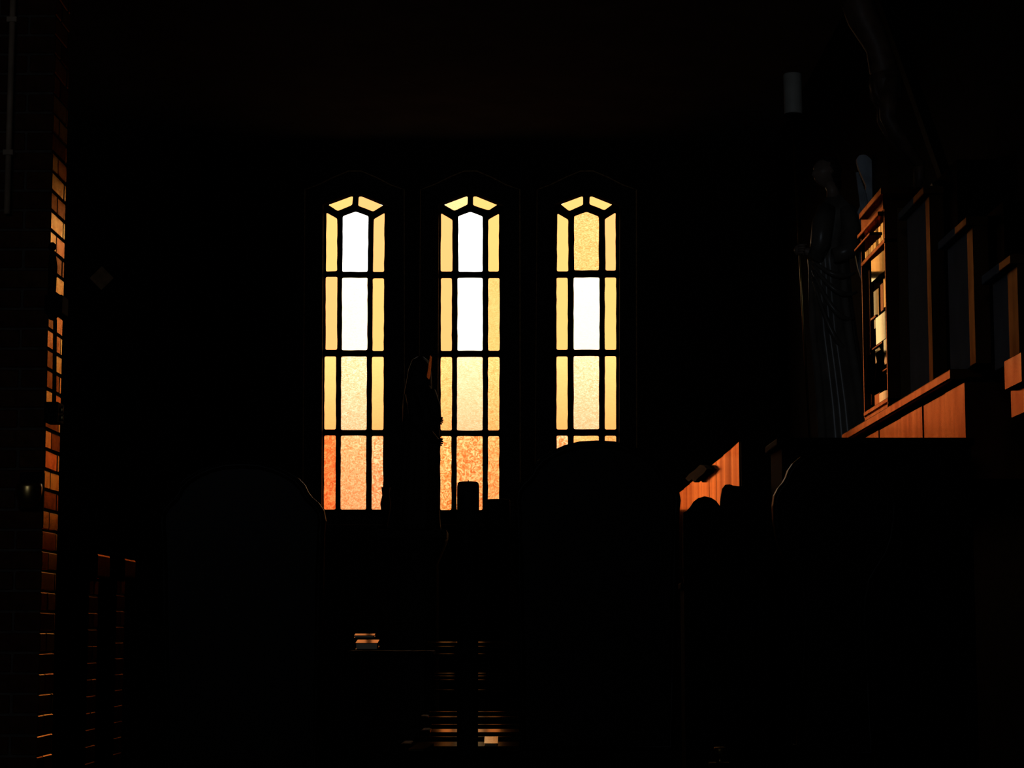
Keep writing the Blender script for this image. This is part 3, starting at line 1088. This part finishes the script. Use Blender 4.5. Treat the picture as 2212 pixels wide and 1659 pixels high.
# kneeling desk whose carved crest is silhouetted on the screen
NY = 8.4
na, nb_ = at_y(1476, 1100, NY), at_y(1655, 1100, NY)
kn_ = thing('kneeling_desk', 'black kneeling desk with scalloped crest before the orange screen', 'kneeling desk', ((na.x + nb_.x) / 2, NY, 0))
prof = [(1476, 1250), (1476, 1108), (1484, 1103), (1492, 1094), (1499, 1083), (1508, 1076), (1522, 1072), (1536, 1075), (1547, 1082), (1556, 1094),
        (1558, 1072), (1561, 1055), (1567, 1047), (1576, 1046), (1584, 1049), (1596, 1050), (1640, 1050), (1655, 1060), (1655, 1250)]
bm = bmesh.new()
plate(bm, [(at_y(x, y, NY).x, at_y(x, y, NY).z) for x, y in prof], [], NY, NY + .03)
link('crest_board', bm, 'black_wood', kn_)
dz = at_y(1560, 1250, NY).z
box_obj('front_panel', na.x, nb_.x, NY, NY + .03, .06, dz, 'black_wood', kn_)
box_obj('arm_shelf', na.x - .01, nb_.x + .01, NY + .03, NY + .2, dz - .04, dz - .015, 'black_wood', kn_, .005)
for x in (na.x, nb_.x - .03):
    box_obj('side_panel', x, x + .03, NY + .03, NY + .18, .0, dz - .04, 'black_wood', kn_)
box_obj('kneeler', na.x, nb_.x, NY + .18, NY + .5, .12, .18, 'black_wood', kn_, .01)
for x in (na.x, nb_.x - .04):
    box_obj('foot', x, x + .04, NY, NY + .5, 0, .12, 'black_wood', kn_)

# ---------------------------------------------------------------- tall round-backed chairs
HALF = [(0, 951), (38, 953), (70, 961), (100, 974), (122, 988), (136, 1003), (143, 1018), (152, 1030), (166, 1042), (177, 1058), (181, 1080),
        (179, 1110), (171, 1150), (155, 1185), (128, 1215), (104, 1245), (92, 1290), (90, 1340), (98, 1450), (112, 1640)]


def make_chair(label, px_c, dy, y, k=1.0, full=True):
    """Tall balloon-backed chair standing at depth y, its back towards the viewer."""
    ctr = at_y(px_c, 1400, y)
    ch = thing('round_back_chair', label, 'chair', (ctr.x, y + .25, 0), 'tall round-backed chairs')
    half = [(dx, yy) if yy < 1090 or not full else (178 - (yy - 1110) * .02, yy) for dx, yy in HALF]
    out = [(px_c + dx * k, yy + dy) for dx, yy in half] + [(px_c - dx * k, yy + dy) for dx, yy in half[::-1][:-1]]
    pts = [(at_y(x, yy, y).x, at_y(x, yy, y).z) for x, yy in out]
    bm = bmesh.new()
    plate(bm, pts, [], y, y + .035)
    link('backrest', bm, 'dark_wood', ch, False, .008)
    # upholstered pad on the sitter's side and a carved rim on the back
    cz = at_y(px_c, 1150 + dy, y).z
    inner = [(ctr.x + (x - ctr.x) * .8, cz + (z - cz) * .82) for x, z in pts]
    bm = bmesh.new()
    plate(bm, inner, [], y + .034, y + .06)
    link('back_pad', bm, 'black_wood', ch, False, .01)
    bm = bmesh.new()
    tube(bm, [(ctr.x + (x - ctr.x) * .95, y - .002, cz + (z - cz) * .95) for x, z in pts + pts[:1]], .007, 8, False)
    link('carved_rim', bm, 'dark_wood', ch, True)
    sz = .50
    hw = .24
    box_obj('seat', ctr.x - hw, ctr.x + hw, y + .02, y + .48, sz - .06, sz, 'dark_wood', ch, .015)
    box_obj('cushion', ctr.x - hw + .02, ctr.x + hw - .02, y + .06, y + .46, sz, sz + .05, 'black_wood', ch, .02)
    zb = pts[len(HALF) - 1][1]
    for s in (-1, 1):
        bm = bmesh.new()
        tube(bm, [(ctr.x + s * .075, y + .018, zb + .04), (ctr.x + s * .10, y + .02, .62), (ctr.x + s * .17, y + .03, sz - .03)], .017, 10)
        link('back_post', bm, 'dark_wood', ch, True)
        for yy in (y + .05, y + .44):
            bm = bmesh.new()
            lathe(bm, (ctr.x + s * (hw - .035), yy, 0), [(.014, 0), (.018, .03), (.015, .1), (.024, .28), (.020, .34), (.028, sz - .06)], 12)
            link('leg', bm, 'dark_wood', ch, True)
    return ch


make_chair('tall round-backed chair beside the brick pier', 522, 44, 4.6)
make_chair('tall round-backed chair covering the foot of the yellow-topped window', 1290, 0, 4.6)
make_chair('tall round-backed chair before the black cabinet', 1804, 12, 4.6, .74, False)

# ---------------------------------------------------------------- candles before the middle window
for px0, px1, ytop, yb, yy, lab in ((987.5, 1035, 1041, 1130, 5.2, 'thick dark pillar candle on slim tall stand among the pews'),
                                    (1047, 1102, 1079, 1150, 12.6, 'squat dark pillar candle on tall stand before the middle of the end wall')):
    a, b, t = at_y(px0, ytop, yy), at_y(px1, ytop, yy), at_y(px0, yb, yy)
    cx, r = (a.x + b.x) / 2, (b.x - a.x) / 2
    cs = thing('pillar_candle_stand', lab, 'candle stand', (cx, yy, 0), 'dark pillar candles on floor stands')
    bm = bmesh.new()
    h = a.z - t.z
    lathe(bm, (cx, yy, t.z), [(r * .96, 0), (r, .004), (r, h - .012), (r * .95, h - .003), (r * .82, h), (r * .5, h - .004), (0, h - .006)], 24)
    link('candle', bm, 'book_cover', cs, True)
    bm = bmesh.new()
    tube(bm, [(cx, yy, a.z - .01), (cx + .001, yy, a.z + .004)], .0012, 6)
    link('wick', bm, 'iron', cs)
    bm = bmesh.new()
    lathe(bm, (cx, yy, 0), [(.13, 0), (.13, .02), (.06, .05), (r * .95, .10), (r * .95, t.z - .03), (r * 1.06, t.z - .012), (r * 1.06, t.z)], 24)
    link('stand', bm, 'black_wood', cs, True)

# ---------------------------------------------------------------- pews and communion rail (sloping varnished tops)
TILT = Matrix.Rotation(math.radians(5.3), 3, 'X')


def sloped(name, parent, x0, x1, y, z, width, mat, tilt=5.3, th=.014):
    """A shelf whose top slopes a little towards the viewer; its mid top edge passes through (y, z)."""
    return box_obj(name, x0, x1, y - width / 2, y + width / 2, z - th, z, mat, parent, .002, Matrix.Rotation(math.radians(tilt), 3, 'X'))


for k, (y, ysh, wid, lab) in enumerate(((5.75, 1607, .085, 'dark pew with sloping varnished book ledge, holding the pale hymnal'),
                                        (6.65, 1578, .075, 'dark pew with sloping varnished book ledge, second behind the candle stands'),
                                        (7.55, 1548, .035, 'dark pew with sloping varnished book ledge, third behind the candle stands'))):
    x0, x1 = at_y((890, 930, 925)[k], 1500, y).x, .40
    z = at_y(1000, ysh, y).z
    pew = thing('church_pew', lab, 'pew', ((x0 + x1) / 2, y + .3, 0), 'rows of dark pews')
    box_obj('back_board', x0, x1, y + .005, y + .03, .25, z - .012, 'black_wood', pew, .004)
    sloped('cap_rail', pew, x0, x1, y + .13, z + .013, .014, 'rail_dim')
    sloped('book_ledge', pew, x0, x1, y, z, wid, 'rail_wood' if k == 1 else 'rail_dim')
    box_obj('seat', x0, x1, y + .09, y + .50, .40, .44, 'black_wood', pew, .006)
    for xe in (x0 - .03, x1):
        bm = bmesh.new()
        box(bm, xe, xe + .03, y + .04, y + .52, 0, .55)
        box(bm, xe, xe + .03, y - .02, y + .14, .55, z + .002)
        link('bench_end', bm, 'black_wood', pew, False, .006)
    box_obj('kneeler', x0, x1, y - .22, y - .02, .10, .16, 'black_wood', pew, .01)

RY = 10.4
r0, r1 = at_y(925, 1400, RY).x, at_y(1125, 1400, RY).x
rail = thing('communion_rail', 'low dark altar rail with several varnished horizontal bars', 'railing', ((r0 + r1) / 2, RY, 0))
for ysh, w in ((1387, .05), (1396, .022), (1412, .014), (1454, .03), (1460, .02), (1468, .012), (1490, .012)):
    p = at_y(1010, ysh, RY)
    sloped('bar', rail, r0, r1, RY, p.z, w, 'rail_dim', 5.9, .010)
for f in (0, .32, .66, 1):
    x = r0 + (r1 - r0) * f
    bm = bmesh.new()
    lathe(bm, (x, RY + .01, 0), [(.035, 0), (.035, .06), (.018, .1), (.026, .4), (.018, .6), (.016, at_y(1010, 1390, RY).z - .01)], 12)
    link('baluster', bm, 'black_wood', rail, True)


def book(label, cx, y, z, w, d, h, tilt, cover='book_cover', page='paper', group=None, rz=0.0):
    o = thing('hymn_book', label, 'book', (cx, y, z), group)
    R = Matrix.Rotation(rz, 3, 'Z') @ Matrix.Rotation(math.radians(tilt), 3, 'X')
    pv = Vector((cx, y, z))
    box_obj('page_block', cx - w / 2 + .003, cx + w / 2 - .003, y - d / 2 + .003, y + d / 2 - .003, z + .002, z + h - .002, page, o, .001, R, pv)
    box_obj('cover', cx - w / 2, cx + w / 2, y - d / 2, y + d / 2, z, z + .002, cover, o, 0, R, pv)
    box_obj('cover', cx - w / 2, cx + w / 2, y - d / 2, y + d / 2, z + h - .002, z + h, cover, o, 0, R, pv)
    return o


varnish('glossy_cover', (.30, .19, .08), (.95, .72, .42), .18, 1.7, 1.2, .1, 20)
p = at_y(1061, 1608, 5.75)
book('small pale glossy hymnal lying on the pew ledge', p.x, 5.75, p.z + .004, .036, .13, .008, 5.3, 'glossy_cover', 'paper')
p = at_y(910, 1617, 5.5)
bk = book('thin worn booklet tilted at the pew\'s edge', p.x, 5.5, p.z, .042, .09, .006, 6.5, 'rail_wood', rz=-.25)
p = at_y(794, 1391, 9.6)
book('thick missal on small dark table, under another book', p.x, 9.6, p.z - .018, .098, .13, .030, 6.0, 'rail_wood')
p2 = at_y(790, 1373, 9.6)
book('thin prayer book lying on top of the thick missal', p2.x - .004, 9.6, p.z + .030, .090, .075, .012, 6.0, 'rail_wood')
tz = p.z - .030
tab = thing('side_table', 'small dark table carrying two prayer books', 'table', (p.x, 9.6, 0))
box_obj('table_top', p.x - .08, p.x + .3, 9.45, 9.75, tz - .02, tz, 'black_wood', tab, .004)
for sx in (-.06, .28):
    for sy in (9.47, 9.73):
        box_obj('leg', p.x + sx - .012, p.x + sx + .012, sy - .012, sy + .012, 0, tz - .02, 'black_wood', tab)
p = at_y(1555, 1630, 5.9)
cup = thing('brass_cup', 'small brass cup glinting low beside the pews', 'cup', (p.x, 5.9, p.z - .02))
bm = bmesh.new()
lathe(bm, (p.x, 5.9, p.z - .02), [(.010, 0), (.011, .003), (.005, .008), (.013, .016), (.017, .030), (.016, .040)], 20)
link('bowl', bm, 'brass', cup, True)
st2 = thing('plant_stand', 'slim dark plant stand under the brass cup', 'stand', (p.x, 5.9, 0))
box_obj('stool_top', p.x - .03, p.x + .03, 5.87, 5.93, p.z - .05, p.z - .021, 'black_wood', st2, .004)
for sx in (-.02, .02):
    for sy in (5.88, 5.92):
        box_obj('leg', p.x + sx - .006, p.x + sx + .006, sy - .006, sy + .006, 0, p.z - .05, 'black_wood', st2)

# ---------------------------------------------------------------- holy water stoup on the pier, plaque on the end wall
hy = pier_y0 - .075
hpnt = at_y(62, 1070, hy)
stoup = thing('water_stoup', 'small round bronze holy water stoup on brick pier', 'stoup', (hpnt.x, hy, hpnt.z))
bm = bmesh.new()
lathe(bm, (hpnt.x, hy, hpnt.z - .052), [(0, 0), (.025, .004), (.044, .022), (.053, .05), (.055, .085), (.052, .10), (.046, .10), (.040, .05), (.0, .02)], 28)
link('bowl', bm, 'brass', stoup, True)
box_obj('back_plate', hpnt.x - .05, hpnt.x + .05, hy + .045, pier_y0 - .001, hpnt.z - .06, hpnt.z + .10, 'iron', stoup, .004)

pc = at_y(221, 602, WALL_Y)
bm = bmesh.new()
r = .093
plate(bm, [(pc.x - r, pc.z), (pc.x, pc.z - r), (pc.x + r, pc.z), (pc.x, pc.z + r)], [], WALL_Y - .03, WALL_Y - .001)
pl = link('wall_plaque', bm, 'plaque', None, False, .004)
tag(pl, 'small brownish diamond-shaped plaque on the end wall', 'plaque')

# figurine standing on the iron bracket
fz = at_y(115, 640, by).z
fx = at_y(113, 640, by).x
fig = thing('bracket_figurine', 'tiny dark robed figurine standing on the iron bracket', 'figurine', (fx, by, fz))
bm = bmesh.new()
robe(bm, [(545, 109, 117, 0), (552, 106, 121, .3), (575, 105, 124, .6), (605, 104, 122, 1), (640, 103, 120, 1)], by, 7, .07, .8, 3, seg=40)
link('robe', bm, 'book_cover', fig, True)
bm = bmesh.new()
head(bm, at_y(113, 534, by), .042, (0.5, -.866, 0))
tube(bm, [at_y(113, 549, by), at_y(113, 540, by)], .009, 10)
link('body', bm, 'book_cover', fig, True)
